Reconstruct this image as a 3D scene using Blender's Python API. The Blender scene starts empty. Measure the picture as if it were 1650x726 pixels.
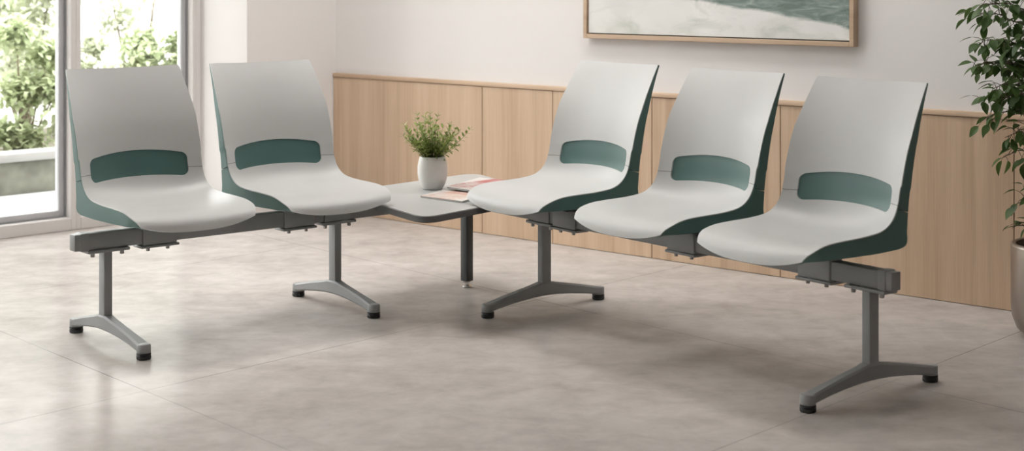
import bpy, bmesh, math, random
from mathutils import Vector, Matrix, noise as mnoise

SC = bpy.context.scene
COL = SC.collection
R = math.radians

# ------------------------------------------------------------------ camera
FPX, HORIZON, EYE = 2528.7, -39.8, 1.28
cam_d = bpy.data.cameras.new('camera')
cam = bpy.data.objects.new('camera', cam_d)
COL.objects.link(cam)
cam.location = (0, 0, EYE)
cam.rotation_euler = (R(90), 0, 0)
cam_d.sensor_width = 36
cam_d.lens = FPX / 1650 * 36
cam_d.shift_y = -(363 - HORIZON) / 1650
cam_d.clip_start, cam_d.clip_end = 0.05, 200
cam_d.dof.use_dof = True
cam_d.dof.focus_distance = 5.7
cam_d.dof.aperture_fstop = 3.4
SC.camera = cam

# ------------------------------------------------------------------ light
SC.view_settings.view_transform = 'Standard'
SC.view_settings.look = 'None'
SC.view_settings.exposure = 0.56
SC.view_settings.gamma = 1.0
SC.view_settings.use_curve_mapping = False
W = bpy.data.worlds.new('world')
SC.world = W
W.use_nodes = True
bg = W.node_tree.nodes['Background']
bg.inputs['Color'].default_value = (1.0, 0.99, 0.985, 1)
bg.inputs['Strength'].default_value = 5.8

def sun(name, direction, strength, angle, colour):
    d = bpy.data.lights.new(name, 'SUN')
    d.energy, d.angle, d.color = strength, R(angle), colour
    o = bpy.data.objects.new(name, d)
    COL.objects.link(o)
    o.rotation_euler = Vector(direction).to_track_quat('-Z', 'Y').to_euler()
    o.location = (-6, 8, 8)
sun('sun', (0.95, 0.10, -0.47), 3.2, 16, (1.0, 0.97, 0.93))

A_WALL = math.atan2(-0.660, 0.751)
def ceiling_area(name, x, y, sx, sy, power, rot=0.0):  # added fill light at ceiling height, no real fixture behind it
    d = bpy.data.lights.new(name, 'AREA')
    d.shape, d.size, d.size_y, d.energy = 'RECTANGLE', sx, sy, power
    d.color = (1.0, 0.975, 0.955)
    o = bpy.data.objects.new(name, d)
    COL.objects.link(o)
    o.location = (x, y, 2.76)
    o.rotation_euler = (0, 0, rot)
ceiling_area('ceiling_fill_light', 0.00, 6.75, 1.6, 0.5, 12, A_WALL)  # added wash to brighten the panelled wall
ceiling_area('ceiling_fill_light', -1.42, 6.25, 1.3, 0.5, 20, R(40))  # added fill behind the left backs to brighten the seat tops
ceiling_area('ceiling_fill_light', 0.85, 5.85, 1.5, 0.5, 11, R(-52))  # added fill behind the right row to brighten seats and wall

# ------------------------------------------------------------------ frames of reference
def unit(x, y):
    l = math.hypot(x, y)
    return Vector((x / l, y / l))
CORNER = Vector((-0.957, 8.521))               # room corner on the floor
D_L = unit(2575 / 2529, 1)                     # along the window wall (towards the corner)
N_OUT = Vector((-D_L.y, D_L.x))                # out through the windows
D_R = unit(0.751, -0.660)                      # along the panelled wall (away from the corner)
N_R = Vector((-0.660, -0.751)).normalized()    # from the panelled wall into the room
P1 = CORNER - D_L * 0.579
P2 = P1 + N_OUT * 0.480
A_L = math.atan2(D_L.y, D_L.x)
A_R = math.atan2(D_R.y, D_R.x)

ROW_R, ANG_R = Vector((0.1274, 6.0383)), -R(52.564)
ROW_L, ANG_L = Vector((-1.4102, 5.4593)), R(40.193)

# ------------------------------------------------------------------ helpers
def setp(o, label=None, cat=None, group=None, kind=None):
    if label: o['label'] = label
    if cat: o['category'] = cat
    if group: o['group'] = group
    if kind: o['kind'] = kind
    return o

def empty(name, loc, rz=0.0, **k):
    o = bpy.data.objects.new(name, None)
    COL.objects.link(o)
    o.empty_display_size = 0.1
    o.location = loc
    o.rotation_euler = (0, 0, rz)
    return setp(o, **k)

def finish(bm, name, mat, parent=None, smooth=True, angle=35, loc=None, rz=None, **k):
    bmesh.ops.recalc_face_normals(bm, faces=bm.faces[:])
    me = bpy.data.meshes.new(name)
    bm.to_mesh(me)
    bm.free()
    for m in (mat if isinstance(mat, (list, tuple)) else [mat]):
        me.materials.append(m)
    if smooth:
        for p in me.polygons: p.use_smooth = True
        me.set_sharp_from_angle(angle=R(angle))
    o = bpy.data.objects.new(name, me)
    COL.objects.link(o)
    if parent: o.parent = parent
    if loc is not None: o.location = loc
    if rz is not None: o.rotation_euler = (0, 0, rz)
    return setp(o, **k)

def structure(bm, name, mat, **k):
    return finish(bm, name, mat, kind='structure', **k)

def add_box(bm, x0, x1, y0, y1, z0, z1, bevel=0.0, seg=2, mat=0):
    vs = [bm.verts.new(p) for p in ((x0,y0,z0),(x1,y0,z0),(x1,y1,z0),(x0,y1,z0),(x0,y0,z1),(x1,y0,z1),(x1,y1,z1),(x0,y1,z1))]
    fs = [bm.faces.new([vs[i] for i in q]) for q in ((3,2,1,0),(4,5,6,7),(0,1,5,4),(1,2,6,5),(2,3,7,6),(3,0,4,7))]
    for f in fs: f.material_index = mat
    if bevel > 0:
        es = list({e for f in fs for e in f.edges})
        bmesh.ops.bevel(bm, geom=es, offset=bevel, segments=seg, profile=0.5, affect='EDGES', clamp_overlap=True)

def add_prism(bm, pts, z0, z1, bevel=0.0, seg=2, matrix=None):
    n = len(pts)
    lo = [bm.verts.new((p[0], p[1], z0)) for p in pts]
    hi = [bm.verts.new((p[0], p[1], z1)) for p in pts]
    fs = [bm.faces.new(lo[::-1]), bm.faces.new(hi)]
    for i in range(n):
        bm.faces.new((lo[i], lo[(i+1) % n], hi[(i+1) % n], hi[i]))
    if matrix is not None:
        bmesh.ops.transform(bm, matrix=matrix, verts=lo + hi)
    if bevel > 0:
        es = [e for f in fs for e in f.edges]
        bmesh.ops.bevel(bm, geom=es, offset=bevel, segments=seg, profile=0.5, affect='EDGES', clamp_overlap=True)

def add_lathe(bm, prof, n=32, c=(0, 0, 0), close_bottom=True, close_top=False):
    rings = []
    for r, z in prof:
        rings.append([bm.verts.new((c[0] + r*math.cos(2*math.pi*i/n), c[1] + r*math.sin(2*math.pi*i/n), c[2] + z)) for i in range(n)])
    for a, b in zip(rings, rings[1:]):
        for i in range(n):
            bm.faces.new((a[i], a[(i+1) % n], b[(i+1) % n], b[i]))
    if close_bottom: bm.faces.new(rings[0][::-1])
    if close_top: bm.faces.new(rings[-1])

def add_tube(bm, pts, radii, n=6):
    rings = []
    for i, p in enumerate(pts):
        a = pts[max(i-1, 0)]; b = pts[min(i+1, len(pts)-1)]
        t = (Vector(b) - Vector(a)).normalized()
        s = t.cross(Vector((0.3, 0.9, 0.1))).normalized()
        q = t.cross(s)
        r = radii[i] if isinstance(radii, (list, tuple)) else radii
        rings.append([bm.verts.new(Vector(p) + s*r*math.cos(2*math.pi*k/n) + q*r*math.sin(2*math.pi*k/n)) for k in range(n)])
    for a, b in zip(rings, rings[1:]):
        for k in range(n):
            bm.faces.new((a[k], a[(k+1) % n], b[(k+1) % n], b[k]))
    bm.faces.new(rings[0][::-1]); bm.faces.new(rings[-1])

def catmull(pts, n):
    """n points evenly spread in length along a Catmull-Rom curve through pts"""
    P = [Vector(p) for p in pts]
    P = [2*P[0] - P[1]] + P + [2*P[-1] - P[-2]]
    dense = []
    for i in range(1, len(P)-2):
        for k in range(24):
            t = k / 24
            a, b, c, d = P[i-1], P[i], P[i+1], P[i+2]
            dense.append(0.5*((2*b) + (c-a)*t + (2*a-5*b+4*c-d)*t*t + (3*b-a-3*c+d)*t**3))
    dense.append(P[-2])
    return dense

def resample_pair(A, B, n):
    """sample both dense curves at the same parameter, spread by the first one's length"""
    L = [0.0]
    for a, b in zip(A, A[1:]): L.append(L[-1] + (b-a).length)
    out, j = [], 0
    for i in range(n):
        s = L[-1] * i / (n-1)
        while j < len(L)-2 and L[j+1] < s: j += 1
        f = min(1, max(0, (s - L[j]) / max(1e-9, L[j+1]-L[j])))
        out.append((A[j].lerp(A[j+1], f), B[j].lerp(B[j+1], f)))
    return out

# ------------------------------------------------------------------ materials
class NT:
    def __init__(self, name):
        self.m = bpy.data.materials.new(name)
        self.m.use_nodes = True
        self.t = self.m.node_tree
        self.b = self.t.nodes['Principled BSDF']
        self.out = self.t.nodes['Material Output']
    def n(self, kind, **k):
        o = self.t.nodes.new(kind)
        for a, v in k.items():
            if a in o.inputs: o.inputs[a].default_value = v
            else: setattr(o, a, v)
        return o
    def l(self, a, b): self.t.links.new(a, b)
    def math(self, op, a, b=None, c=None):
        o = self.t.nodes.new('ShaderNodeMath'); o.operation = op
        for i, v in enumerate((a, b, c)):
            if v is None: continue
            if hasattr(v, 'is_linked'): self.l(v, o.inputs[i])
            else: o.inputs[i].default_value = v
        return o.outputs[0]
    def ramp(self, fac, stops):
        o = self.t.nodes.new('ShaderNodeValToRGB')
        e = o.color_ramp.elements
        while len(e) < len(stops): e.new(0.5)
        for s, (p, c) in zip(e, stops):
            s.position = p; s.color = (*c, 1)
        self.l(fac, o.inputs[0])
        return o.outputs[0]
    def mix(self, fac, a, b, mode='MIX'):
        o = self.t.nodes.new('ShaderNodeMix'); o.data_type = 'RGBA'; o.blend_type = mode
        for s, v in ((0, fac), (6, a), (7, b)):
            if hasattr(v, 'is_linked'): self.l(v, o.inputs[s])
            elif s == 0: o.inputs[s].default_value = v
            else: o.inputs[s].default_value = (*v, 1)
        return o.outputs[2]
    def coords(self, which='Object', scale=(1, 1, 1), rot=(0, 0, 0)):
        tc = self.n('ShaderNodeTexCoord')
        mp = self.n('ShaderNodeMapping')
        mp.inputs['Scale'].default_value = scale
        mp.inputs['Rotation'].default_value = rot
        self.l(tc.outputs[which], mp.inputs['Vector'])
        return mp.outputs[0]
    def noise(self, vec, scale, detail=4, rough=0.5, dist=0.0):
        o = self.n('ShaderNodeTexNoise')
        o.inputs['Scale'].default_value = scale; o.inputs['Detail'].default_value = detail
        o.inputs['Roughness'].default_value = rough; o.inputs['Distortion'].default_value = dist
        self.l(vec, o.inputs['Vector'])
        return o.outputs['Fac']
    def set(self, **k):
        for a, v in k.items():
            s = self.b.inputs[a.replace('_', ' ')]
            if hasattr(v, 'is_linked'): self.l(v, s)
            elif isinstance(v, (tuple, list)): s.default_value = (*v, 1)
            else: s.default_value = v
        return self
    def bump(self, h, strength, dist=0.01):
        o = self.n('ShaderNodeBump'); o.inputs['Strength'].default_value = strength; o.inputs['Distance'].default_value = dist
        self.l(h, o.inputs['Height']); self.l(o.outputs[0], self.b.inputs['Normal'])

def plain(name, col, rough=0.5, metal=0.0, vary=0.04, scale=8.0, bump=0.0, bscale=300, spec=0.5):
    t = NT(name)
    v = t.coords()
    f = t.noise(v, scale, 3)
    lo = tuple(c*(1-vary) for c in col); hi = tuple(min(1, c*(1+vary)) for c in col)
    t.set(Base_Color=t.ramp(f, [(0.3, lo), (0.7, hi)]), Roughness=rough, Metallic=metal, Specular_IOR_Level=spec)
    if bump: t.bump(t.noise(v, bscale, 2), bump, 0.001)
    return t.m

def liner_material():
    t = NT('light_grey_moulded_plastic')
    tc = t.n('ShaderNodeTexCoord'); sp = t.n('ShaderNodeSeparateXYZ'); t.l(tc.outputs['Object'], sp.inputs[0])
    f = t.noise(tc.outputs['Object'], 5, 3)
    base = t.ramp(f, [(0.3, (0.565, 0.563, 0.552)), (0.7, (0.585, 0.583, 0.572))])
    d = t.math('ABSOLUTE', t.math('SUBTRACT', sp.outputs[2], 0.575 - ZB))
    seam = t.math('MULTIPLY', t.math('LESS_THAN', d, 0.0011), t.math('GREATER_THAN', t.math('ABSOLUTE', sp.outputs[0]), 0.175))
    t.set(Base_Color=t.mix(seam, base, (0.22, 0.22, 0.215)), Roughness=0.42)
    t.bump(t.noise(tc.outputs['Object'], 900, 2), 0.08, 0.0006)
    return t.m

def floor_material():
    t = NT('polished_concrete_slabs')
    tc = t.n('ShaderNodeTexCoord')
    v = tc.outputs['Object']
    sp = t.n('ShaderNodeSeparateXYZ'); t.l(v, sp.inputs[0])
    x, y = sp.outputs[0], sp.outputs[1]
    def line(dx, dy, off, pitch, width):
        a = t.math('SUBTRACT', t.math('MULTIPLY', x, dy), t.math('MULTIPLY', y, dx))
        a = t.math('DIVIDE', t.math('SUBTRACT', a, off), pitch)
        cell = t.math('FLOOR', t.math('ADD', a, 0.5))
        a = t.math('ABSOLUTE', t.math('SUBTRACT', a, cell))
        return t.math('LESS_THAN', a, width / pitch), cell
    g1, c1 = line(0.6585, -0.7526, -2.335, 1.82, 0.0022)
    g2, c2 = line(0.672, 0.7405, -4.09, 1.65, 0.0018)
    groove = t.math('MAXIMUM', g1, g2)
    warp = t.coords('Object', (1, 2.2, 1), (0, 0, R(40)))
    big = t.noise(warp, 1.3, 8, 0.62, 0.6)
    fine = t.noise(v, 9, 8, 0.65, 0.3)
    base = t.ramp(big, [(0.28, (0.40, 0.355, 0.325)), (0.5, (0.525, 0.482, 0.452)), (0.72, (0.64, 0.602, 0.575))])
    base = t.mix(0.42, base, t.ramp(fine, [(0.32, (0.37, 0.33, 0.305)), (0.68, (0.64, 0.60, 0.572))]))
    # small scuffs and scratches in patches
    ms = t.n('ShaderNodeTexNoise'); ms.inputs['Scale'].default_value = 26; ms.inputs['Detail'].default_value = 10; ms.inputs['Distortion'].default_value = 2.5
    t.l(warp, ms.inputs['Vector'])
    patch = t.noise(v, 1.1, 3)
    sc = t.math('MULTIPLY', t.ramp(ms.outputs['Fac'], [(0.492, (0, 0, 0)), (0.5, (1, 1, 1)), (0.508, (0, 0, 0))]), t.ramp(patch, [(0.5, (0, 0, 0)), (0.62, (1, 1, 1))]))
    base = t.mix(t.math('MULTIPLY', sc, 0.30), base, (0.36, 0.325, 0.30))
    base = t.mix(t.math('MULTIPLY', groove, t.ramp(t.noise(v, 0.75, 2), [(0.40, (0.25, 0.25, 0.25)), (0.56, (0.75, 0.75, 0.75))])), base, (0.16, 0.14, 0.13))
    rough = t.math('ADD', t.math('MULTIPLY', big, 0.07), t.math('MULTIPLY', fine, 0.04))
    rough = t.math('ADD', rough, 0.15)
    t.set(Base_Color=base, Roughness=0.6, Specular_IOR_Level=0.0)
    t.bump(t.math('SUBTRACT', fine, t.math('MULTIPLY', groove, 2.0)), 0.05, 0.004)
    # thin satin sealer over the concrete
    gl = t.n('ShaderNodeBsdfGlossy'); gl.inputs['Color'].default_value = (1, 1, 1, 1)
    t.l(rough, gl.inputs['Roughness'])
    lw = t.n('ShaderNodeLayerWeight'); lw.inputs['Blend'].default_value = 0.35
    mx = t.n('ShaderNodeMixShader')
    t.l(t.math('ADD', t.math('MULTIPLY', lw.outputs['Facing'], 0.10), 0.02), mx.inputs[0])
    t.l(t.b.outputs[0], mx.inputs[1]); t.l(gl.outputs[0], mx.inputs[2]); t.l(mx.outputs[0], t.out.inputs[0])
    return t.m

def wood_material(name='pale_oak_veneer', horizontal=False, k=1.06):
    t = NT(name)
    sc = (0.35, 6, 6) if horizontal else (6, 6, 0.22)
    v = t.coords('Object', sc)
    a = t.noise(v, 2.2, 6, 0.6, 0.4)
    b = t.noise(t.coords('Object', (1.2, 60, 60) if horizontal else (60, 60, 1.2)), 3.0, 4, 0.6)
    base = t.ramp(a, [(0.27, (0.42*k, 0.28*k, 0.178*k)), (0.48, (0.555*k, 0.398*k, 0.272*k)), (0.73, (0.65*k, 0.487*k, 0.35*k))])
    base = t.mix(0.13, base, t.ramp(b, [(0.35, (0.36*k, 0.245*k, 0.16*k)), (0.65, (0.66*k, 0.50*k, 0.36*k))]))
    t.set(Base_Color=base, Roughness=0.42)
    t.bump(b, 0.05, 0.001)
    return t.m

def leaf_material(name, a, b, trans=0.35, rough=0.45):
    t = NT(name)
    f = t.noise(t.coords(), 14, 2)
    g = t.n('ShaderNodeObjectInfo')
    col = t.ramp(f, [(0.3, a), (0.7, b)])
    t.set(Base_Color=col, Roughness=rough, Specular_IOR_Level=0.4)
    tr = t.n('ShaderNodeBsdfTranslucent'); t.l(col, tr.inputs[0])
    mx = t.n('ShaderNodeMixShader'); mx.inputs[0].default_value = trans
    t.l(t.b.outputs[0], mx.inputs[1]); t.l(tr.outputs[0], mx.inputs[2]); t.l(mx.outputs[0], t.out.inputs[0])
    return t.m

def glass_material():
    t = NT('clear_window_glass')
    tr = t.n('ShaderNodeBsdfTransparent'); tr.inputs[0].default_value = (0.97, 0.985, 0.98, 1)
    gl = t.n('ShaderNodeBsdfGlossy'); gl.inputs['Roughness'].default_value = 0.0
    fr = t.n('ShaderNodeFresnel'); fr.inputs[0].default_value = 1.45
    f = t.math('MULTIPLY', fr.outputs[0], 0.8)
    nz = t.noise(t.coords(), 1.0, 1)
    f = t.math('MULTIPLY', f, t.math('ADD', t.math('MULTIPLY', nz, 0.05), 0.97))
    mx = t.n('ShaderNodeMixShader'); t.l(f, mx.inputs[0])
    t.l(tr.outputs[0], mx.inputs[1]); t.l(gl.outputs[0], mx.inputs[2]); t.l(mx.outputs[0], t.out.inputs[0])
    return t.m

def painting_material():
    t = NT('abstract_sage_and_white_paint')
    tc = t.n('ShaderNodeTexCoord'); v = tc.outputs['Object']
    sp = t.n('ShaderNodeSeparateXYZ'); t.l(v, sp.inputs[0])
    x, z = sp.outputs[0], sp.outputs[2]
    v2 = t.coords('Object', (1, 1, 2.4), (0, R(10), 0))
    n1 = t.noise(v2, 5, 8, 0.62, 0.8)
    n2 = t.noise(v2, 2.2, 5, 0.55, 0.4)
    n3 = t.noise(t.coords('Object', (2, 1, 9), (0, R(14), 0)), 4, 6, 0.6, 1.0)
    pale = t.ramp(n2, [(0.3, (0.60, 0.60, 0.565)), (0.5, (0.74, 0.735, 0.71)), (0.7, (0.79, 0.785, 0.76))])
    pale = t.mix(t.ramp(n1, [(0.52, (0, 0, 0)), (0.72, (0.6, 0.6, 0.6))]), pale, (0.46, 0.50, 0.44))
    dark = t.ramp(n3, [(0.28, (0.105, 0.145, 0.125)), (0.5, (0.20, 0.255, 0.23)), (0.72, (0.38, 0.43, 0.40))])
    edge = t.math('SUBTRACT', z, t.math('ADD', t.math('MULTIPLY', x, -0.145), 0.272))
    edge = t.math('ADD', edge, t.math('MULTIPLY', t.math('SUBTRACT', n1, 0.5), 0.05))
    m = t.math('MULTIPLY', edge, 70); m.node.use_clamp = True
    t.set(Base_Color=t.mix(m, pale, dark), Roughness=0.75)
    t.bump(n1, 0.1, 0.002)
    return t.m

def magazine_cover(name, paper, a, b, c):
    t = NT(name)
    v = t.coords()
    n = t.noise(v, 13, 3, 0.5, 1.5)
    n2 = t.noise(v, 40, 2)
    sp = t.n('ShaderNodeSeparateXYZ'); t.l(v, sp.inputs[0])
    x, y = sp.outputs[0], sp.outputs[1]
    yn = t.math('ADD', y, t.math('MULTIPLY', t.math('SUBTRACT', n, 0.5), 0.10))
    col = t.ramp(n, [(0.38, b), (0.5, paper), (0.62, b)])
    top = t.math('MULTIPLY', t.math('SUBTRACT', yn, 0.018), 60); top.node.use_clamp = True
    col = t.mix(top, col, t.ramp(n, [(0.42, a), (0.6, b)]))
    spot = t.math('MULTIPLY', t.math('LESS_THAN', t.math('ABSOLUTE', t.math('SUBTRACT', x, 0.035)), 0.032), t.math('LESS_THAN', t.math('ABSOLUTE', t.math('ADD', yn, 0.012)), 0.022))
    col = t.mix(spot, col, c)
    box = t.math('MULTIPLY', t.math('LESS_THAN', t.math('ABSOLUTE', x), 0.088), t.math('LESS_THAN', t.math('ABSOLUTE', t.math('ADD', y, -0.010)), 0.145))
    col = t.mix(t.math('MULTIPLY', box, 0.9), paper, col)
    col = t.mix(t.math('MULTIPLY', n2, 0.06), col, paper)
    t.set(Base_Color=col, Roughness=0.3)
    return t.m

ZB = 0.393     # top of the beam; the chairs' own zero height
M = {}
M['floor'] = floor_material()
M['wall'] = plain('warm_white_wall_paint', (0.78, 0.752, 0.735), 0.8, vary=0.015, scale=1.5, bump=0.05, bscale=160)
M['ceiling'] = plain('white_ceiling_paint', (0.80, 0.79, 0.775), 0.85, vary=0.01)
M['wood'] = wood_material()
M['wood_rail'] = wood_material('pale_oak_rail', True)
M['frame_wood'] = wood_material('brown_oak_picture_frame', True, 0.92)
M['liner'] = liner_material()
M['teal'] = plain('teal_moulded_plastic', (0.092, 0.176, 0.166), 0.45, vary=0.04, scale=4, bump=0.06, bscale=900)
M['band'] = plain('teal_lumbar_pad', (0.076, 0.155, 0.143), 0.42, vary=0.04, scale=4, bump=0.06, bscale=900)
M['beam'] = plain('dark_grey_powder_coat', (0.28, 0.28, 0.278), 0.42, metal=0.1, bump=0.08, bscale=900)
M['leg'] = plain('silver_grey_powder_coat', (0.31, 0.312, 0.312), 0.50, metal=0.0, bump=0.08, bscale=900)
M['clamp'] = plain('mid_grey_cast_metal', (0.30, 0.30, 0.298), 0.42, metal=0.1, bump=0.06, bscale=700)
M['black'] = plain('black_rubber', (0.018, 0.018, 0.018), 0.55)
M['bolt'] = plain('zinc_bolt', (0.32, 0.31, 0.30), 0.35, metal=0.8)
M['chrome'] = plain('chromed_steel', (0.62, 0.61, 0.60), 0.18, metal=1.0)
M['laminate'] = plain('pale_grey_laminate', (0.44, 0.44, 0.43), 0.38, vary=0.02)
M['edge'] = plain('dark_grey_edging', (0.105, 0.105, 0.105), 0.45)
M['dark_leg'] = plain('charcoal_steel', (0.06, 0.063, 0.066), 0.38, metal=0.3)
M['ceramic'] = plain('off_white_ceramic', (0.80, 0.775, 0.75), 0.38, vary=0.03, scale=18)
M['soil'] = plain('dark_potting_soil', (0.035, 0.026, 0.020), 0.9, vary=0.4, scale=60)
M['stem'] = plain('green_brown_stem', (0.13, 0.15, 0.06), 0.6, vary=0.2)
M['bark'] = plain('brown_twig_bark', (0.11, 0.085, 0.055), 0.75, vary=0.25, scale=30)
M['box_leaf'] = leaf_material('small_green_leaves', (0.13, 0.19, 0.035), (0.40, 0.46, 0.14), 0.3)
M['fig_leaf'] = leaf_material('dark_green_leaves', (0.045, 0.095, 0.022), (0.105, 0.180, 0.045), 0.25)
M['shrub_leaf'] = leaf_material('garden_leaves', (0.30, 0.36, 0.20), (0.56, 0.60, 0.40), 0.5)  # leaf colour lightened to stand in for overexposed sunlight
M['shrub_leaf_pale'] = leaf_material('overexposed_garden_leaves', (0.42, 0.45, 0.33), (0.66, 0.68, 0.54), 0.5)  # lighter copy, outdoor haze and overexposure put into the leaf colour
M['pewter'] = plain('brushed_pewter_planter', (0.33, 0.285, 0.25), 0.34, metal=0.9, vary=0.08, scale=3)
M['win_frame'] = plain('white_window_paint', (0.66, 0.63, 0.61), 0.5, vary=0.01)
M['sash'] = plain('grey_aluminium_sash', (0.50, 0.50, 0.51), 0.4, metal=0.3)
M['gasket'] = plain('dark_gasket', (0.25, 0.25, 0.255), 0.6)
M['glass'] = glass_material()
M['paper'] = plain('white_magazine_paper', (0.70, 0.68, 0.66), 0.6, vary=0.03, scale=200)
M['cover_pink'] = magazine_cover('peach_photo_cover', (0.72, 0.68, 0.65), (0.55, 0.25, 0.18), (0.66, 0.42, 0.33), (0.62, 0.45, 0.35))
M['cover_red'] = magazine_cover('red_and_yellow_photo_cover', (0.68, 0.66, 0.64), (0.42, 0.02, 0.035), (0.52, 0.16, 0.17), (0.60, 0.55, 0.06))
M['paving'] = plain('pale_paving', (0.5, 0.495, 0.485), 0.8, vary=0.05, scale=2)
M['coping'] = plain('pale_concrete_coping', (0.22, 0.215, 0.205), 0.85, vary=0.08, scale=6)
M['moss'] = plain('mossy_stone_face', (0.10, 0.10, 0.08), 0.95, vary=0.45, scale=7)
M['render'] = plain('white_garden_wall_render', (0.82, 0.81, 0.79), 0.9, vary=0.03, scale=1)
M['earth'] = plain('planting_bed_earth', (0.12, 0.10, 0.075), 0.95, vary=0.3, scale=10)
M['canvas'] = painting_material()

# ------------------------------------------------------------------ setting
H_CEIL = 2.80
def seg_wall(bm, a, b, n, thick, z0, z1):
    """upright slab between plan points a and b, thickened along n"""
    q = [a, b, b + n*thick, a + n*thick]
    add_prism(bm, [(p.x, p.y) for p in q], z0, z1)

WR_END = CORNER + D_R * 9.5
WL_END = P2 - D_L * 9.7
BACK_L = WL_END
room = [P2, P1, CORNER, WR_END, Vector((WR_END.x, -3.0)), Vector((WL_END.x, -3.0)), WL_END]
cpt = CORNER.copy()
bm = bmesh.new()
far_r = CORNER + D_R*9.6 - N_R*0.15
add_prism(bm, [(p.x, p.y) for p in (P2 + N_OUT*0.0 + D_L*0.0, P2 + D_L*0.65, CORNER + D_L*0.12 - D_R*0.1, WR_END - N_R*0.12, Vector((WR_END.x+0.1, -3.1)), Vector((WL_END.x-0.1, -3.1)), WL_END + N_OUT*0.0)], -0.12, 0.0)
structure(bm, 'floor', M['floor'], smooth=False)

bm = bmesh.new()
add_prism(bm, [(p.x, p.y) for p in (P2 + N_OUT*0.15, P2 + N_OUT*0.15 + D_L*0.9, CORNER + D_L*0.3 - D_R*0.2, WR_END - N_R*0.2, Vector((WR_END.x+0.2, -3.2)), Vector((WL_END.x-0.2, -3.2)), WL_END + N_OUT*0.15)], H_CEIL, H_CEIL + 0.2)
structure(bm, 'ceiling', M['ceiling'], smooth=False)

bm = bmesh.new()
seg_wall(bm, CORNER - D_R*0.02, WR_END, -N_R, 0.12, 0, H_CEIL)
structure(bm, 'wall_right', M['wall'], smooth=False)

# the pier that closes the window wall: its near end catches the daylight
bm = bmesh.new()
q = [P1, CORNER + D_L*0.0, CORNER + N_OUT*0.56, P2 + N_OUT*0.08]
add_prism(bm, [(p.x, p.y) for p in (P1, CORNER, CORNER + D_L*0.1 + N_OUT*0.6, P1 + N_OUT*0.6)], 0, H_CEIL, bevel=0.0)
structure(bm, 'wall_left', M['wall'], smooth=False)

bm = bmesh.new()
seg_wall(bm, Vector((WL_END.x, -3.0)), Vector((WR_END.x, -3.0)), Vector((0, -1)), 0.12, 0, H_CEIL)
structure(bm, 'wall_back', M['wall'], smooth=False)
bm = bmesh.new()
seg_wall(bm, WL_END, Vector((WL_END.x, -3.0)), Vector((-1, 0)), 0.12, 0, H_CEIL)
seg_wall(bm, WR_END, Vector((WR_END.x, -3.0)), Vector((1, 0)), 0.12, 0, H_CEIL)
structure(bm, 'wall_side', M['wall'], smooth=False)

# oak panelling on the right wall: panels with fine gaps, local x along the wall, y into the room
wr_loc = (CORNER.x, CORNER.y, 0)
WR_ROT = A_R            # local x = D_R ; local -y = into the room
assert (Vector((math.sin(A_R), -math.cos(A_R))) - N_R).length < 0.05
gaps = [0.0, 1.093, 1.547, 2.132, 2.805, 3.835, 4.865, 5.9, 6.9, 9.4]
bm = bmesh.new()
for a, b in zip(gaps, gaps[1:]):
    add_box(bm, a + 0.0018, b - 0.0018, -0.018, 0.0, 0.002, 0.728, bevel=0.0012, seg=1)
structure(bm, 'trim_1', M['wood'], loc=wr_loc, rz=WR_ROT, smooth=False)
bm = bmesh.new()
add_box(bm, 0.001, 9.4, -0.024, 0.0, 0.7305, 0.7515, bevel=0.002)
structure(bm, 'trim_2', M['wood_rail'], loc=wr_loc, rz=WR_ROT)
bm = bmesh.new()
add_box(bm, 0.001, 9.4, -0.010, -0.001, 0.004, 0.7345)
structure(bm, 'trim_3', M['edge'], loc=wr_loc, rz=WR_ROT, smooth=False)

# windows: local x along the wall towards the corner, local y outwards
WIN_H = 2.62
def make_window(n, s0, s1):
    loc = (P2.x, P2.y, 0)
    root = empty('window_%d' % n, loc, A_L, kind='structure')
    bm = bmesh.new()                        # white outer frame: two jambs, head and floor rail
    fw = 0.0275
    add_box(bm, s0, s0 + fw, -0.055, 0.05, 0.0, WIN_H, bevel=0.003, seg=1)
    add_box(bm, s1 - fw, s1, -0.055, 0.05, 0.0, WIN_H, bevel=0.003, seg=1)
    add_box(bm, s0 + fw, s1 - fw, -0.055, 0.05, 0.0, 0.062, bevel=0.003, seg=1)
    add_box(bm, s0 + fw, s1 - fw, -0.055, 0.05, WIN_H - 0.06, WIN_H, bevel=0.003, seg=1)
    finish(bm, 'window_frame', M['win_frame'], root)
    a, b = s0 + fw, s1 - fw
    bm = bmesh.new()
    sw = 0.034
    for x0, x1, z0, z1 in ((a, a+sw, 0.062, WIN_H-0.06), (b-sw, b, 0.062, WIN_H-0.06), (a+sw, b-sw, 0.062, 0.062+sw), (a+sw, b-sw, WIN_H-0.06-sw, WIN_H-0.06)):
        add_box(bm, x0, x1, 0.005, 0.045, z0, z1, bevel=0.003, seg=1)
    finish(bm, 'sash', M['sash'], root)
    bm = bmesh.new()
    g = 0.007
    for x0, x1, z0, z1 in ((a, a+g, 0.062, WIN_H-0.06), (b-g, b, 0.062, WIN_H-0.06), (a+g, b-g, 0.062, 0.062+g)):
        add_box(bm, x0, x1, -0.006, 0.0045, z0, z1)
    finish(bm, 'gasket', M['gasket'], root, smooth=False)
    bm = bmesh.new()
    add_box(bm, a + sw - 0.006, b - sw + 0.006, 0.022, 0.028, 0.062 + sw - 0.006, WIN_H - 0.06 - sw + 0.006)
    finish(bm, 'pane', M['glass'], root, smooth=False)
pitch = 0.715
for k in range(13):
    make_window(k + 1, -0.0235 - pitch*(k+1), -0.0235 - pitch*k)
bm = bmesh.new()
add_box(bm, -9.6, 0.0, -0.055, 0.06, WIN_H, H_CEIL)
add_box(bm, -0.0235, 0.0, -0.05, 0.05, 0, WIN_H)
structure(bm, 'trim_4', M['wall'], loc=(P2.x, P2.y, 0), rz=A_L, smooth=False)

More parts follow.
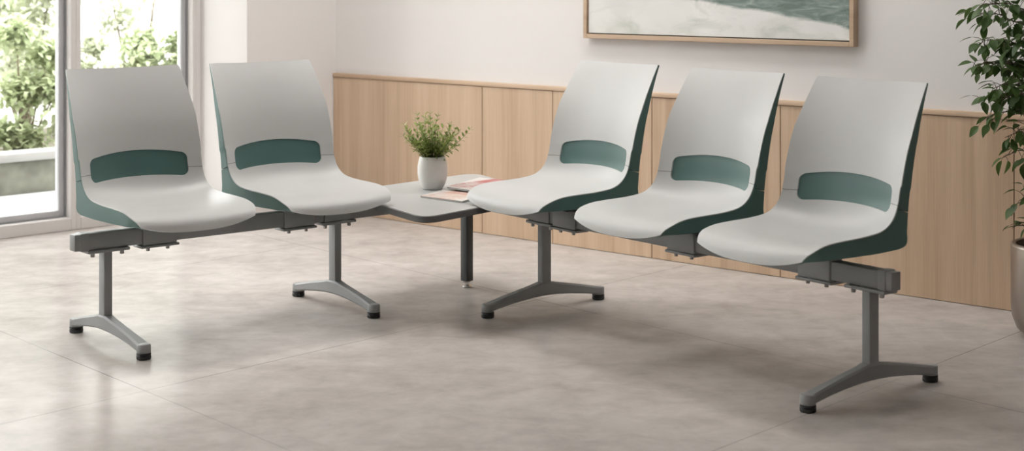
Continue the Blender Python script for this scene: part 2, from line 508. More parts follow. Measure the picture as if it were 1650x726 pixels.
# terrace outside
wloc = (P2.x, P2.y, 0)
bm = bmesh.new()
add_box(bm, -16, 8, 0.052, 14, -0.15, -0.01)
structure(bm, 'ground', M['paving'], loc=wloc, rz=A_L, smooth=False)
bm = bmesh.new()
add_box(bm, -16, 7, 5.2, 5.4, -0.01, 3.4, bevel=0.01)  # wall raised above the view to block sky glare on the floor
finish(bm, 'garden_wall', M['render'], loc=wloc, rz=A_L, label='white rendered garden wall far behind the shrubs outside the windows', cat='wall')
led = empty('planter_ledge', (P2.x + N_OUT.x*1.4 - D_L.x*2, P2.y + N_OUT.y*1.4 - D_L.y*2, -0.01), A_L, label='low planter with pale concrete coping and mossy face outside the left window', cat='planter')
bm = bmesh.new(); add_box(bm, -3, 5.4, 0.0, 0.12, 0, 0.195, bevel=0.006)
finish(bm, 'stone_face', M['moss'], led)
bm = bmesh.new(); add_box(bm, -3, 5.4, -0.03, 0.16, 0.195, 0.245, bevel=0.006)
finish(bm, 'coping', M['coping'], led)
bm = bmesh.new(); add_box(bm, -3, 5.4, 0.12, 2.2, 0, 0.148, bevel=0.006)
finish(bm, 'earth_bed', M['earth'], led)

# ------------------------------------------------------------------ chairs
EDGE = [(-.248,.945),(-.212,.887),(-.174,.822),(-.141,.757),(-.118,.69),(-.101,.625),(-.086,.567),(-.059,.527),(-.015,.504),(.06,.495),(.16,.492),(.225,.488),(.275,.477),(.306,.461),(.320,.444)]
MID  = [(-.260,.9405),(-.232,.885),(-.203,.817),(-.179,.748),(-.162,.68),(-.150,.614),(-.138,.552),(-.110,.504),(-.050,.477),(.05,.469),(.15,.472),(.225,.476),(.290,.469),(.328,.446),(.336,.415)]
OUTER= [(-.260,.944),(-.233,.888),(-.2045,.820),(-.180,.748),(-.163,.675),(-.152,.61),(-.144,.55),(-.139,.495),(-.131,.447),(-.035,.437),(.10,.437),(.18,.439),(.24,.440),(.286,.441),(.314,.440)]
BMID = [(-.276,.939),(-.253,.884),(-.227,.815),(-.203,.744),(-.188,.672),(-.180,.605),(-.173,.545),(-.161,.487),(-.140,.446),(-.035,.434),(.10,.434),(.18,.435),(.24,.436),(.290,.428),(.326,.414)]
NS, NTT = 84, 40
_liner_rows = resample_pair(catmull(EDGE, 0), catmull(MID, 0), NS)
_outer_rows = resample_pair(catmull(EDGE, 0), catmull(OUTER, 0), NS)
_bmid_rows = resample_pair(catmull(EDGE, 0), catmull(BMID, 0), NS)

def half_width(i):
    e = _liner_rows[i][0]
    s = i / (NS-1)
    z = e.y
    if z > 0.78: w = 0.240 - 0.0155*(z - 0.78)/0.165
    else: w = 0.240
    if s > 0.40: w = 0.237
    if e.x > 0.27: w -= 0.020*((e.x-0.27)/0.05)**2
    if i < 1: w -= 0.0015       # rounded top corners
    return w

def liner_pt(i, t):
    e, m = _liner_rows[i]
    k = 1 - abs(t)**2.5
    top = max(0, 1 - i/2)
    p = e.lerp(m, k)
    drop = 0.0025 * top * max(0, abs(t) - 0.86) / 0.14
    return Vector((half_width(i)*t, -p.x, p.y - ZB - drop))

def liner_grid():
    ts = [-1 + 2*j/NTT for j in range(NTT+1)]
    return [[liner_pt(i, t) for t in ts] for i in range(NS)]

def grid_normals(G):
    a, b = len(G), len(G[0])
    N = []
    for i in range(a):
        row = []
        for j in range(b):
            du = G[i][min(j+1, b-1)] - G[i][max(j-1, 0)]
            ds = G[min(i+1, a-1)][j] - G[max(i-1, 0)][j]
            n = du.cross(ds); row.append(n.normalized())
        N.append(row)
    return N
G = liner_grid(); GN = grid_normals(G)
# make the normal point to the sitter: at the back rest that is -y, on the seat +z
if GN[NS//4][NTT//2].y > 0: GN = [[-n for n in r] for r in GN]

def band_outline():
    pts = []
    def top(u): return 0.646 - 0.55*u*u
    def bot(u): return 0.5535 - 0.30*u*u
    hw, rr = 0.192, 0.024
    n = 28
    for k in range(n+1):
        u = -hw + rr + (2*(hw-rr))*k/n; pts.append((u, bot(u)))
    u = hw - rr
    for k in range(1, 9):
        a = -math.pi/2 + math.pi/2*k/8; pts.append((u + rr*math.cos(a), bot(u) + rr + rr*math.sin(a)))
    for k in range(0, 9):
        a = math.pi/2*k/8; pts.append((u + rr*math.cos(a), top(u) - rr + rr*math.sin(a)))
    for k in range(1, n+1):
        u2 = hw - rr - 2*(hw-rr)*k/n; pts.append((u2, top(u2)))
    u = -hw + rr
    for k in range(1, 9):
        a = math.pi/2 + math.pi/2*k/8; pts.append((u + rr*math.cos(a), top(u) - rr + rr*math.sin(a)))
    for k in range(0, 8):
        a = math.pi + math.pi/2*k/8; pts.append((u + rr*math.cos(a), bot(u) + rr + rr*math.sin(a)))
    return [(u, z - ZB) for u, z in pts]

def closed_sheet(bm, A, B):
    """solid between two equal grids of points"""
    va = [[bm.verts.new(p) for p in r] for r in A]
    vb = [[bm.verts.new(p) for p in r] for r in B]
    a, b = len(A), len(A[0])
    for i in range(a-1):
        for j in range(b-1):
            bm.faces.new((va[i][j], va[i][j+1], va[i+1][j+1], va[i+1][j]))
            bm.faces.new((vb[i][j], vb[i+1][j], vb[i+1][j+1], vb[i][j+1]))
    for i in range(a-1):
        for j in (0, b-1):
            bm.faces.new((va[i][j], va[i+1][j], vb[i+1][j], vb[i][j]))
    for j in range(b-1):
        for i in (0, a-1):
            bm.faces.new((va[i][j], va[i][j+1], vb[i][j+1], vb[i][j]))

def make_chair():
    root = empty('waiting_room_chair', (0, 0, ZB))
    TH = 0.0075
    # light grey one-piece seat and back with the lumbar slot cut out
    bm = bmesh.new()
    closed_sheet(bm, G, [[p - n*TH*(1 - 0.6*abs(-1 + 2*j/NTT)**10) for j, (p, n) in enumerate(zip(r, rn))] for r, rn in zip(G, GN)])
    bmesh.ops.remove_doubles(bm, verts=bm.verts[:], dist=1e-6)
    shell = finish(bm, 'seat_shell', M['liner'], root, angle=45)
    bm = bmesh.new()
    ol = band_outline()
    f1 = [bm.verts.new((u, -0.02, z)) for u, z in ol]; f2 = [bm.verts.new((u, 0.30, z)) for u, z in ol]
    bm.faces.new(f1); bm.faces.new(f2[::-1])
    for k in range(len(ol)):
        bm.faces.new((f1[k], f2[k], f2[(k+1) % len(ol)], f1[(k+1) % len(ol)]))
    cutter = finish(bm, 'slot_cutter', M['liner'], root, smooth=False)
    md = shell.modifiers.new('slot', 'BOOLEAN'); md.object = cutter; md.operation = 'DIFFERENCE'; md.solver = 'EXACT'
    bpy.context.view_layer.update()
    dg = bpy.context.evaluated_depsgraph_get()
    me = bpy.data.meshes.new_from_object(shell.evaluated_get(dg))
    shell.modifiers.clear()
    old = shell.data; shell.data = me; me.name = 'seat_shell'
    bpy.data.meshes.remove(old)
    cm = cutter.data; bpy.data.objects.remove(cutter); bpy.data.meshes.remove(cm)
    for p in me.polygons: p.use_smooth = True
    me.set_sharp_from_angle(angle=R(45))
    # teal pad that shows through the slot
    rows = [i for i in range(NS) if 0.525 < G[i][NTT//2].z + ZB < 0.672]
    cols = [j for j in range(NTT+1) if abs(-1 + 2*j/NTT) < 0.88]
    A = [[G[i][j] - GN[i][j]*0.0048 for j in cols] for i in rows]
    B = [[G[i][j] - GN[i][j]*0.0096 for j in cols] for i in rows]
    bm = bmesh.new(); closed_sheet(bm, A, B)
    finish(bm, 'lumbar_band', M['band'], root, label='teal lumbar band')
    # teal shell: an upper and a lower moulding meeting at a fine joint
    def loop(i):
        e = _liner_rows[i][0]; o = _outer_rows[i][1]; c = _bmid_rows[i][1]
        w = half_width(i) - 0.0012
        def V(p, u): return Vector((u, -p.x, p.y - ZB))
        en = GN[i][0]; e3 = V(e, 0); e3 = Vector((0, e3.y, e3.z)) - Vector((0, en.y, en.z))*0.0022
        drop = 0.0025*max(0, 1 - i/2)
        pts = []
        def at(u): return Vector((u, e3.y, e3.z - drop))
        pts.append(at(-w))
        pts.append(at(-w).lerp(V(o, -w), 0.5))
        op = V(o, 0); op.z -= drop*0.9
        nb = 20
        for k in range(nb+1):
            t = -1 + 2*k/nb
            kk = 1 - abs(t)**2.4
            p = V(o, 0).lerp(V(c, 0), kk)
            p.z -= drop*0.9*abs(t)**6
            p.x = w*t
            # soften the outer corner a little
            if k in (0, nb): p.x *= 0.992
            pts.append(p)
        pts.append(at(w).lerp(V(o, w), 0.5))
        pts.append(at(w))
        # back along the underside of the grey shell
        m = len(pts)
        for k in range(m):
            t = 0.985 - 1.97*k/(m-1)
            c = (t + 1)*NTT/2; j = min(NTT-1, int(c)); fr = c - j
            p = G[i][j].lerp(G[i][j+1], fr) - GN[i][j].lerp(GN[i][j+1], fr)*0.0102
            pts.append(p)
        return pts
    cut = min(range(NS), key=lambda i: abs(_outer_rows[i][1].y - 0.553) + (0 if i < NS//2 else 9))
    loops = [loop(i) for i in range(NS)]
    def sub(a, b, name):
        bm = bmesh.new()
        A = [loops[i] for i in range(a, b)]
        vs = [[bm.verts.new(p) for p in r] for r in A]
        n = len(vs[0])
        for i in range(len(vs)-1):
            for j in range(n):
                q = (j+1) % n
                bm.faces.new((vs[i][j], vs[i+1][j], vs[i+1][q], vs[i][q]))
        # ends: strips between the outer skin and the skin that hugs the grey shell
        m = n // 2
        for r, flip in ((vs[0], False), (vs[-1], True)):
            for j in range(m-1):
                f = (r[j], r[j+1], r[n-2-j], r[n-1-j])
                if len(set(f)) == 4: bm.faces.new(f[::-1] if flip else f)
        return finish(bm, name, M['teal'], root, angle=50, label='teal outer shell')
    # join line: pull the neighbouring loops apart by a hair
    g = 0.0012
    up = [p.copy() for p in loops[cut]]; lo = [p.copy() for p in loops[cut]]
    for p in up: p.z += g
    keep = loops[cut]
    loops[cut] = up; sub(0, cut+1, 'back_shell')
    for p in lo: p.z -= g
    loops[cut] = lo; sub(cut, NS, 'seat_pan')
    loops[cut] = keep
    # clamp that bolts the chair to the beam
    bm = bmesh.new()
    add_box(bm, -0.062, 0.070, -0.0305, 0.0305, -0.064, 0.006, bevel=0.004)
    add_box(bm, -0.070, 0.078, -0.034, 0.034, -0.074, -0.0645, bevel=0.003)
    cl = finish(bm, 'clamp', M['clamp'], root)
    bm = bmesh.new()
    add_box(bm, -0.05, 0.062, -0.06, 0.075, 0.0065, 0.0405, bevel=0.004)
    finish(bm, 'mounting_block', M['black'], root, label='black mounting block')
    for x in (-0.035, 0.042):
        bm = bmesh.new()
        add_lathe(bm, [(0.0062, -0.086), (0.0068, -0.084), (0.0068, -0.0742)], 12, (x, -0.012, 0), close_top=True)
        finish(bm, 'bolt', M['bolt'], cl)
    return root

def copy_tree(o, parent=None):
    c = o.copy(); COL.objects.link(c)
    if parent: c.parent = parent
    for ch in list(o.children): copy_tree(ch, c)
    return c

proto = make_chair()
chairs = [
    ('L', 0.186, 0.000, 'pale grey and teal seat at the window end, first of the left pair'),
    ('L', 0.768, 0.000, 'pale grey and teal seat left of the corner table, overlapping its edge'),
    ('R', 0.144, 0.000, 'pale grey and teal seat right of the corner table, nearest the magazines'),
    ('R', 0.777, 0.000, 'middle pale grey and teal seat of the row of three'),
    ('R', 1.380, 0.000, 'pale grey and teal seat nearest the tall indoor tree, at the row end'),
]
def place(row, u, v, z):
    o, a = (ROW_R, ANG_R) if row == 'R' else (ROW_L, ANG_L)
    e = Vector((math.cos(a), math.sin(a))); n = Vector((math.sin(a), -math.cos(a)))
    p = o + e*u + n*v
    return (p.x, p.y, z), a
for k, (row, u, v, lab) in enumerate(chairs):
    c = proto if k == 0 else copy_tree(proto)
    loc, a = place(row, u, v, ZB)
    c.location = loc; c.rotation_euler = (0, 0, a)
    setp(c, label=lab, cat='chair', group='beam-mounted waiting room chairs')

# ------------------------------------------------------------------ beams and legs
def make_leg(parent, u, near, far, skew=0.0):
    """post on a gull-wing base; local y points backwards"""
    bm = bmesh.new()
    add_box(bm, -0.0155, 0.0155, -0.0215, 0.0215, 0.085, 0.322, bevel=0.003)
    # base: lofted arms with an arched underside
    st = []
    for s, L in ((1, near), (-1, far)):
        ring = []
        for q in (0.0, 0.10, 0.24, 0.45, 0.70, 0.90, 1.0):
            d = q * L
            top = 0.102 - 0.006*q - 0.045*q**1.25 if q > 0.1 else 0.102
            bot = 0.052 - 0.030*q**1.6 - (0 if q < 0.95 else 0.0)
            bot = max(bot, 0.0235)
            w = 0.021 - 0.004*math.sin(math.pi*min(1, q)) + (0.0015*q)
            ring.append((-s*d, top, bot, w))
        st.append(ring)
    path = list(reversed(st[1]))[:-1] + st[0]
    rings = []
    for y, top, bot, w in path:
        r = 0.006
        sec = [(-w, bot+r), (-w+r, bot), (w-r, bot), (w, bot+r), (w, top-r), (w-r, top), (-w+r, top), (-w, top-r)]
        rings.append([bm.verts.new((x, y, z)) for x, z in sec])
    for a, b in zip(rings, rings[1:]):
        for k in range(8):
            bm.faces.new((a[k], a[(k+1) % 8], b[(k+1) % 8], b[k]))
    bm.faces.new(rings[0][::-1]); bm.faces.new(rings[-1])
    for y in (-near, far):
        add_lathe(bm, [(0.0225, 0.022), (0.0235, 0.024), (0.0235, 0.046), (0.021, 0.0505), (0.012, 0.0525)], 24, (0, y, 0), close_top=True)
    leg = finish(bm, 'leg', M['leg'], parent, loc=(u, 0, 0), rz=skew)
    for y in (-near, far):
        bm = bmesh.new()
        add_lathe(bm, [(0.022, 0.0), (0.0245, 0.003), (0.0245, 0.012), (0.0225, 0.014), (0.0245, 0.016), (0.0235, 0.0217)], 24, (0, y, 0), close_top=True)
        finish(bm, 'rubber_foot', M['black'], leg, label='black rubber foot')
    bm = bmesh.new()
    add_box(bm, -0.078, 0.078, -0.032, 0.032, 0.3225, 0.3335, bevel=0.003)
    pl = finish(bm, 'mounting_plate', M['clamp'], leg)
    for x in (-0.055, 0.055):
        add = bmesh.new()
        add_lathe(add, [(0.0065, 0.309), (0.0075, 0.311), (0.0075, 0.3223)], 12, (x, -0.014, 0), close_top=True)
        finish(add, 'bolt', M['bolt'], leg)
    return leg

def make_beam(row, u0, u1, legs, sleeves, caps, label):
    loc, a = place(row, 0, 0, 0)
    root = empty('beam_seating_frame', loc, a, label=label, cat='bench frame')
    bm = bmesh.new()
    add_box(bm, u0, u1, -0.0225, 0.0225, 0.334, ZB - 0.0005, bevel=0.004)
    bo = finish(bm, 'beam', M['beam'], root)
    for c, s in caps:
        bm = bmesh.new()
        add_box(bm, min(c, c + s*0.022), max(c, c + s*0.022), -0.0215, 0.0215, 0.335, ZB - 0.0015, bevel=0.003)
        add_box(bm, min(c - s*0.03, c), max(c - s*0.03, c), -0.0245, 0.0245, 0.332, ZB + 0.0015, bevel=0.003)
        finish(bm, 'end_cap', M['beam'], bo)
    for s0, s1 in sleeves:
        bm = bmesh.new()
        add_box(bm, s0, s1, -0.0275, 0.0275, 0.3335, ZB + 0.002, bevel=0.003)
        finish(bm, 'sleeve', M['clamp'], bo)
    for L in legs: make_leg(root, *L)
    return root

make_beam('L', -0.112, 1.535, [(-0.004, 0.285, 0.235, 0.0), (0.950, 0.258, 0.262, 0.0)], [(0.885, 1.005)], [(-0.105, -1)],
          'dark grey beam with two silver legs carrying the left pair of chairs')
make_beam('R', -0.535, 1.665, [(-0.004, 0.272, 0.272, 0.0), (1.586, 0.280, 0.288, 0.0)], [(-0.06, 0.055)], [(1.662, 1)],
          'dark grey beam with two silver legs carrying the row of three chairs')

# ------------------------------------------------------------------ corner table
def rounded(poly, radii, n=8):
    out = []
    m = len(poly)
    for i in range(m):
        p = Vector(poly[i]); a = (Vector(poly[i-1]) - p).normalized(); b = (Vector(poly[(i+1) % m]) - p).normalized()
        ang = a.angle(b); r = radii[i]; d = r / math.tan(ang/2)
        q0, q1 = p + a*d, p + b*d
        for k in range(n+1):
            t = k/n
            out.append(tuple((q0*(1-t)**2 + p*2*t*(1-t) + q1*t*t)))
    return out
TT = 0.420
tl = Vector((-0.27, 6.22))
poly = [(-0.312, 5.575), (0.155, 6.195), (-0.165, 6.835), (-0.690, 6.235)]
poly = [(x - tl.x, y - tl.y) for x, y in poly]
table = empty('corner_table', (tl.x, tl.y, 0), 0, label='low grey corner table joining the two chair rows, dark edge and single leg', cat='table')
bm = bmesh.new(); add_prism(bm, rounded(poly, [0.06, 0.05, 0.06, 0.05]), TT - 0.004, TT, bevel=0.0012, seg=1)
finish(bm, 'tabletop', M['laminate'], table)
bm = bmesh.new(); add_prism(bm, rounded([(x*1.003, y*1.003) for x, y in poly], [0.06, 0.05, 0.06, 0.05]), TT - 0.0255, TT - 0.0042, bevel=0.002)
finish(bm, 'edge_band', M['edge'], table, label='dark grey table edge')
lp, _ = place('R', -0.515, 0.0, 0)
bm = bmesh.new()
lx, ly = lp[0] - tl.x, lp[1] - tl.y
add_box(bm, -0.019, 0.019, -0.019, 0.019, 0.026, 0.3335, bevel=0.004)
tleg = finish(bm, 'leg', M['dark_leg'], table, loc=(lx, ly, 0), rz=ANG_R + R(8))
bm = bmesh.new()
add_lathe(bm, [(0.019, 0.0), (0.021, 0.003), (0.020, 0.008), (0.008, 0.012), (0.008, 0.020), (0.0165, 0.021), (0.0165, 0.0258)], 20, close_top=True)
finish(bm, 'glide', M['chrome'], tleg, label='chrome glide')

# ------------------------------------------------------------------ magazines
def magazine(name, cover, corners_w, z, thick, label, curl):
    c = sum((Vector(p) for p in corners_w), Vector((0, 0))) / 4
    ex = (Vector(corners_w[1]) - Vector(corners_w[0])); a = math.atan2(ex.y, ex.x)
    rot = Matrix.Rotation(-a, 2)
    q = [rot @ (Vector(p) - c) for p in corners_w]
    root = empty(name, (c.x, c.y, z), a, label=label, cat='magazine', group='magazines on the corner table')
    def sheet(z0, z1, nm, mat, scale, seed):
        bm = bmesh.new()
        n = 10
        def P(i, j, zz):
            u, v = i/n, j/n
            p = (q[0]*(1-u)*(1-v) + q[1]*u*(1-v) + q[2]*u*v + q[3]*(1-u)*v) * scale
            lift = curl * (u**2) * (0.4 + 0.6*v)
            return (p.x, p.y, zz + (lift if zz > 0.0005 else 0))
        A = [[P(i, j, z1) for j in range(n+1)] for i in range(n+1)]
        B = [[P(i, j, z0) for j in range(n+1)] for i in range(n+1)]
        closed_sheet(bm, A, B)
        return finish(bm, nm, mat, root)
    sheet(0.0, thick - 0.0009, 'pages', M['paper'], 0.985, 1)
    sheet(thick - 0.0008, thick, 'cover', cover, 1.0, 2)
magazine('magazine', M['cover_pink'], [(-0.356, 6.077), (-0.188, 5.928), (-0.100, 6.090), (-0.275, 6.245)], TT + 0.0004, 0.007, 'magazine with peach photo cover lying nearest the table front edge', 0.0015)
magazine('magazine', M['cover_red'], [(-0.262, 6.270), (-0.110, 6.120), (0.035, 6.42), (-0.135, 6.56)], TT + 0.0092, 0.007, 'red and yellow covered magazine partly tucked behind the right seat', 0.001)

# ------------------------------------------------------------------ plants
def add_leaf(bm, base, d, up, length, width, fold=0.25, droop=0.15, n=4):
    """pointed oval leaf with a folded midrib that droops to its tip"""
    d = d.normalized(); s = d.cross(up)
    if s.length < 1e-4: s = d.cross(Vector((1, 0, 0)))
    s.normalize(); nrm = s.cross(d).normalized()
    prev = None
    for k in range(n+1):
        t = k/n
        c = base + d*length*t - nrm*length*droop*t*t
        w = width*0.5*math.sin(math.pi*min(1.0, t**0.8))
        if k in (0, n):
            cur = [bm.verts.new(c)]
        else:
            cur = [bm.verts.new(c - s*w + nrm*w*fold), bm.verts.new(c), bm.verts.new(c + s*w + nrm*w*fold)]
        if prev:
            if len(prev) == 1:
                bm.faces.new((prev[0], cur[1], cur[0])); bm.faces.new((prev[0], cur[2], cur[1]))
            elif len(cur) == 1:
                bm.faces.new((prev[0], prev[1], cur[0])); bm.faces.new((prev[1], prev[2], cur[0]))
            else:
                bm.faces.new((prev[0], prev[1], cur[1], cur[0])); bm.faces.new((prev[1], prev[2], cur[2], cur[1]))
        prev = cur

def finish_leaves(bm, name, mat, parent):
    me = bpy.data.meshes.new(name); bm.to_mesh(me); bm.free(); me.materials.append(mat)
    for p in me.polygons: p.use_smooth = True
    o = bpy.data.objects.new(name, me); COL.objects.link(o); o.parent = parent
    return o

rng = random.Random(7)
def table_plant():
    root = empty('potted_plant', (-0.320, 6.322, TT + 0.0003), 0, label='small leafy green plant in a white ceramic pot on the corner table', cat='potted plant')
    bm = bmesh.new()
    prof = [(0.036, 0.0), (0.041, 0.003), (0.050, 0.018), (0.0575, 0.042), (0.0605, 0.068), (0.0600, 0.092), (0.0560, 0.115), (0.0515, 0.129), (0.0495, 0.1315), (0.0475, 0.129), (0.0500, 0.110), (0.0500, 0.09)]
    add_lathe(bm, prof, 48)
    finish(bm, 'pot', M['ceramic'], root, angle=60)
    bm = bmesh.new(); add_lathe(bm, [(0.0492, 0.118), (0.0480, 0.1255), (0.02, 0.128), (0.002, 0.1285)], 24, close_top=True)
    finish(bm, 'soil', M['soil'], root)
    sb, lb = bmesh.new(), bmesh.new()
    for k in range(48):
        a = k*2.39996 + rng.uniform(-0.3, 0.3)
        spread = (k / 48)**0.72
        lean = spread * 1.18
        L = rng.uniform(0.135, 0.198) * (1.0 - 0.20*spread)
        if k % 7 == 0: L *= 1.12
        p = Vector((math.cos(a)*0.026*rng.random(), math.sin(a)*0.026*rng.random(), 0.120))
        d = Vector((math.cos(a)*math.sin(lean), math.sin(a)*math.sin(lean), math.cos(lean)))
        pts = [p]; n = 9
        for i in range(n):
            d = (d + Vector((rng.uniform(-.10, .10), rng.uniform(-.10, .10), 0.045))).normalized()
            p = p + d*L/n; pts.append(p)
        add_tube(sb, pts, [0.0014 - 0.0009*i/n for i in range(n+1)], 5)
        ph = rng.uniform(0, 3)
        for i in range(2, n+1):
            t = i/n
            side = d.cross(Vector((math.cos(ph + i*1.57), math.sin(ph + i*1.57), 0.3))).normalized()
            dd = (pts[i] - pts[i-1]).normalized()
            for sg in (-1, 1):
                ld = (dd*rng.uniform(0.5, 0.9) + side*sg).normalized()
                ll = rng.uniform(0.024, 0.034)*(1 - 0.25*t)
                add_leaf(lb, pts[i] - dd*rng.uniform(0, 0.006), ld, Vector((0, 0, 1)), ll, ll*0.50, 0.25, 0.10, 3)
        dd = (pts[-1] - pts[-2]).normalized()
        add_leaf(lb, pts[-1], dd, Vector((1, 0, 0.2)), 0.016, 0.008, 0.3, 0.05, 3)
    finish(sb, 'stems', M['stem'], root)
    finish_leaves(lb, 'foliage', M['box_leaf'], root)
table_plant()

def indoor_tree():
    cx, cy = 1.955, 5.56
    root = empty('potted_tree', (cx, cy, 0), 0, label='tall leafy indoor tree in a pewter planter at the right edge', cat='potted plant')
    bm = bmesh.new()
    add_lathe(bm, [(0.118, 0.0), (0.135, 0.004), (0.160, 0.028), (0.176, 0.07), (0.180, 0.12), (0.180, 0.318), (0.178, 0.326), (0.170, 0.330), (0.162, 0.326), (0.160, 0.28)], 64)
    finish(bm, 'planter', M['pewter'], root, angle=60)
    bm = bmesh.new(); add_lathe(bm, [(0.1605, 0.29), (0.15, 0.302), (0.05, 0.31), (0.003, 0.312)], 32, close_top=True)
    finish(bm, 'soil', M['soil'], root)
    tb, lb = bmesh.new(), bmesh.new()
    add_tube(tb, [(0, 0, 0.30), (0.01, 0, 0.5), (-0.012, 0.01, 0.75), (0.0, 0.0, 1.0), (0.01, -0.01, 1.3), (0.0, 0, 1.6)], [0.014, 0.013, 0.012, 0.010, 0.008, 0.005], 10)
    add_tube(tb, [(0.03, 0.02, 0.30), (0.05, 0.03, 0.55), (0.06, 0.03, 0.85), (0.09, 0.0, 1.2), (0.12, 0, 1.5)], [0.012, 0.011, 0.010, 0.008, 0.005], 10)
    def branch(start, end, nleaf, sag, leaf):
        s, e = Vector(start), Vector(end)
        pts = []
        n = 12
        for i in range(n+1):
            t = i/n
            p = s.lerp(e, t); p.z += 0.055*math.sin(math.pi*t*0.8) - sag*t*t
            p += Vector((rng.uniform(-.006, .006), rng.uniform(-.006, .006), rng.uniform(-.006, .006)))
            pts.append(p)
        add_tube(tb, pts, [0.0042 - 0.0032*i/n for i in range(n+1)], 6)
        for k in range(nleaf):
            t = 0.22 + 0.78*(k + rng.random())/nleaf
            i = min(n-1, int(t*n)); p = pts[i].lerp(pts[i+1], t*n - i)
            d = (pts[i+1] - pts[i]).normalized()
            off = Vector((rng.gauss(0, 1), rng.gauss(0, 1), rng.gauss(-0.15, 0.7))).normalized()
            tw = off*rng.uniform(0.01, 0.05)
            add_tube(tb, [p, p + tw*0.5 + Vector((0, 0, 0.004)), p + tw], [0.0014, 0.001, 0.0008], 4)
            ld = (d*0.55 + off*0.9 + Vector((0, 0, -0.30))).normalized()
            ll = leaf*rng.uniform(0.7, 1.15)
            q = p + tw + ld*ll
            if (Vector((q.x + cx, q.y + cy)) - CORNER).dot(N_R) < 0.05 or (Vector((p.x + cx, p.y + cy)) - CORNER).dot(N_R) < 0.05: continue
            add_leaf(lb, p + tw, ld, Vector((rng.uniform(-.5, .5), rng.uniform(-.5, .5), 1)), ll, ll*rng.uniform(0.5, 0.62), rng.uniform(0.1, 0.35), rng.uniform(0.1, 0.4), 5)
    # branches reaching left over the wall, at the heights the photo shows
    for (z0, dx, dy, dz, nl) in ((1.08, -0.40, -0.12, 0.14, 26), (1.02, -0.345, 0.10, 0.17, 26), (0.96, -0.35, 0.00, 0.13, 28), (0.92, -0.37, 0.06, 0.075, 24), (0.88, -0.34, -0.10, 0.05, 22),
                                (0.82, -0.36, 0.02, 0.06, 22), (0.80, -0.30, -0.12, 0.10, 22), (0.74, -0.30, 0.08, 0.075, 20), (0.70, -0.26, -0.04, 0.055, 14), (0.62, -0.25, 0.04, 0.05, 10), (0.50, -0.20, -0.02, 0.02, 7),
                                (1.15, -0.30, 0.05, 0.20, 24), (1.20, -0.36, -0.06, 0.12, 24), (1.0, -0.22, -0.14, 0.10, 24), (0.9, -0.22, 0.12, 0.10, 24),
                                (1.2, 0.30, 0.05, 0.15, 18), (1.0, 0.34, -0.10, 0.12, 18), (0.85, 0.28, 0.10, 0.08, 16), (1.35, 0.10, -0.25, 0.2, 18), (1.4, -0.15, 0.2, 0.25, 18), (1.5, -0.2, -0.1, 0.2, 18), (1.05, 0.02, -0.30, 0.1, 18)):
        branch((0.0, 0.0, z0 - 0.04), (dx*0.84 if dx < 0 else dx, dy, z0 + dz - 0.02), int(nl*1.9), 0.06, 0.053)
    # small low shoots by the rim
    for a in (3.0, 3.7, 2.5):
        branch((0.05*math.cos(a), 0.05*math.sin(a), 0.30), (0.17*math.cos(a), 0.17*math.sin(a), 0.37), 6, 0.02, 0.05)
    finish(tb, 'trunk', M['bark'], root)
    finish_leaves(lb, 'foliage', M['fig_leaf'], root)
indoor_tree()

def shrub(s, d, r, h, leaves, mat, label, seed, leaf=0.06, sparse=0.0):
    rg = random.Random(seed)
    p = P2 + D_L*s + N_OUT*d
    root = empty('garden_shrub', (p.x, p.y, 0.14), 0, label=label, cat='shrub', group='garden shrubs outside the windows')
    sb, lb = bmesh.new(), bmesh.new()
    clumps = []
    for k in range(max(7, int(r*26))):
        a = rg.uniform(0, 6.283); q = r*math.sqrt(rg.random())*0.85
        z = h*rg.uniform(0.12, 0.95)
        shrink = math.sqrt(max(0.05, 1 - (abs(z/h - 0.45)/0.62)**2))
        c = Vector((math.cos(a)*q*shrink, math.sin(a)*q*shrink, z)); clumps.append(c)
        b = Vector((c.x*0.15, c.y*0.15, 0.0))
        add_tube(sb, [b, b.lerp(c, 0.5) + Vector((0, 0, 0.05*h)), c], [0.010, 0.007, 0.003], 5)
    for k in range(leaves):
        c = rg.choice(clumps); rr = r*0.42
        off = Vector((rg.gauss(0, 1), rg.gauss(0, 1), rg.gauss(0, 0.8)))*rr*0.55
        pos = c + off
        if pos.z < 0.03: continue
        dd = Vector((rg.gauss(0, 1), rg.gauss(0, 1), rg.gauss(0.1, 0.7))).normalized()
        ll = leaf*rg.uniform(0.7, 1.3)
        add_leaf(lb, pos, dd, Vector((0, 0, 1)), ll, ll*0.55, 0.2, 0.15, 3)
    finish(sb, 'stems', M['bark'], root)
    finish_leaves(lb, 'foliage', mat, root)

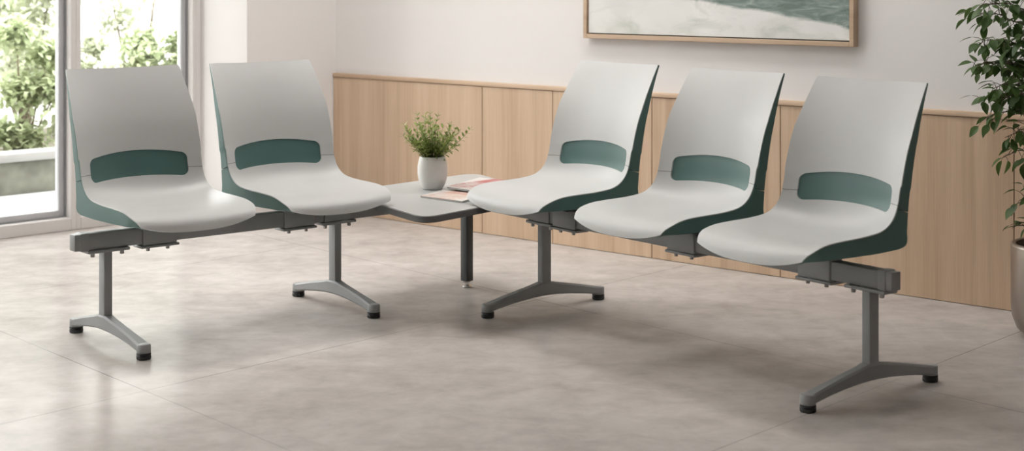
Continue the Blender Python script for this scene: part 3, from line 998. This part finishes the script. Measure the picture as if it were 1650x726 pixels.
shrub(0.00, 1.95, 0.27, 0.85, 3600, M['shrub_leaf'], 'leafy green shrub behind the ledge in the left pane', 1)
shrub(0.98, 1.95, 0.25, 0.95, 3600, M['shrub_leaf'], 'darker green shrub at the right of the right pane above the window-end seat', 2)
shrub(0.47, 2.05, 0.20, 0.80, 2000, M['shrub_leaf_pale'], 'pale green shrub just right of the mullion in the right pane', 3)
shrub(0.55, 3.00, 0.38, 1.35, 3600, M['shrub_leaf_pale'], 'tall pale shrub at the back of the left pane', 4)
shrub(1.45, 3.00, 0.38, 1.40, 3600, M['shrub_leaf_pale'], 'tall pale shrub at the back of the right pane', 5)
shrub(1.10, 4.10, 0.42, 1.50, 3200, M['shrub_leaf'], 'tallest green shrub by the white garden wall behind the mullion', 6)

# ------------------------------------------------------------------ painting
pa, pb, pz0, pz1 = 1.751, 3.164, 0.987, 1.89
pic = empty('framed_painting', (CORNER.x + D_R.x*pa, CORNER.y + D_R.y*pa, pz0), A_R, label='wide abstract painting in sage and white, thin brown wooden frame on the right wall', cat='painting')
Wp, Hp, fwid = pb - pa, pz1 - pz0, 0.020
bm = bmesh.new()
y0, y1 = -0.040, -0.001
add_box(bm, 0, fwid, y0, y1, 0, Hp, bevel=0.0015, seg=1)
add_box(bm, Wp - fwid, Wp, y0, y1, 0, Hp, bevel=0.0015, seg=1)
add_box(bm, fwid, Wp - fwid, y0, y1, 0, fwid, bevel=0.0015, seg=1)
add_box(bm, fwid, Wp - fwid, y0, y1, Hp - fwid, Hp, bevel=0.0015, seg=1)
finish(bm, 'picture_frame', M['frame_wood'], pic)
bm = bmesh.new()
add_box(bm, fwid + 0.005, Wp - fwid - 0.005, -0.030, -0.006, fwid + 0.005, Hp - fwid - 0.005, bevel=0.001, seg=1)
finish(bm, 'canvas', M['canvas'], pic, smooth=False)
bm = bmesh.new()
add_box(bm, fwid, Wp - fwid, -0.006, -0.003, fwid, Hp - fwid)
finish(bm, 'backing_board', M['edge'], pic, smooth=False)
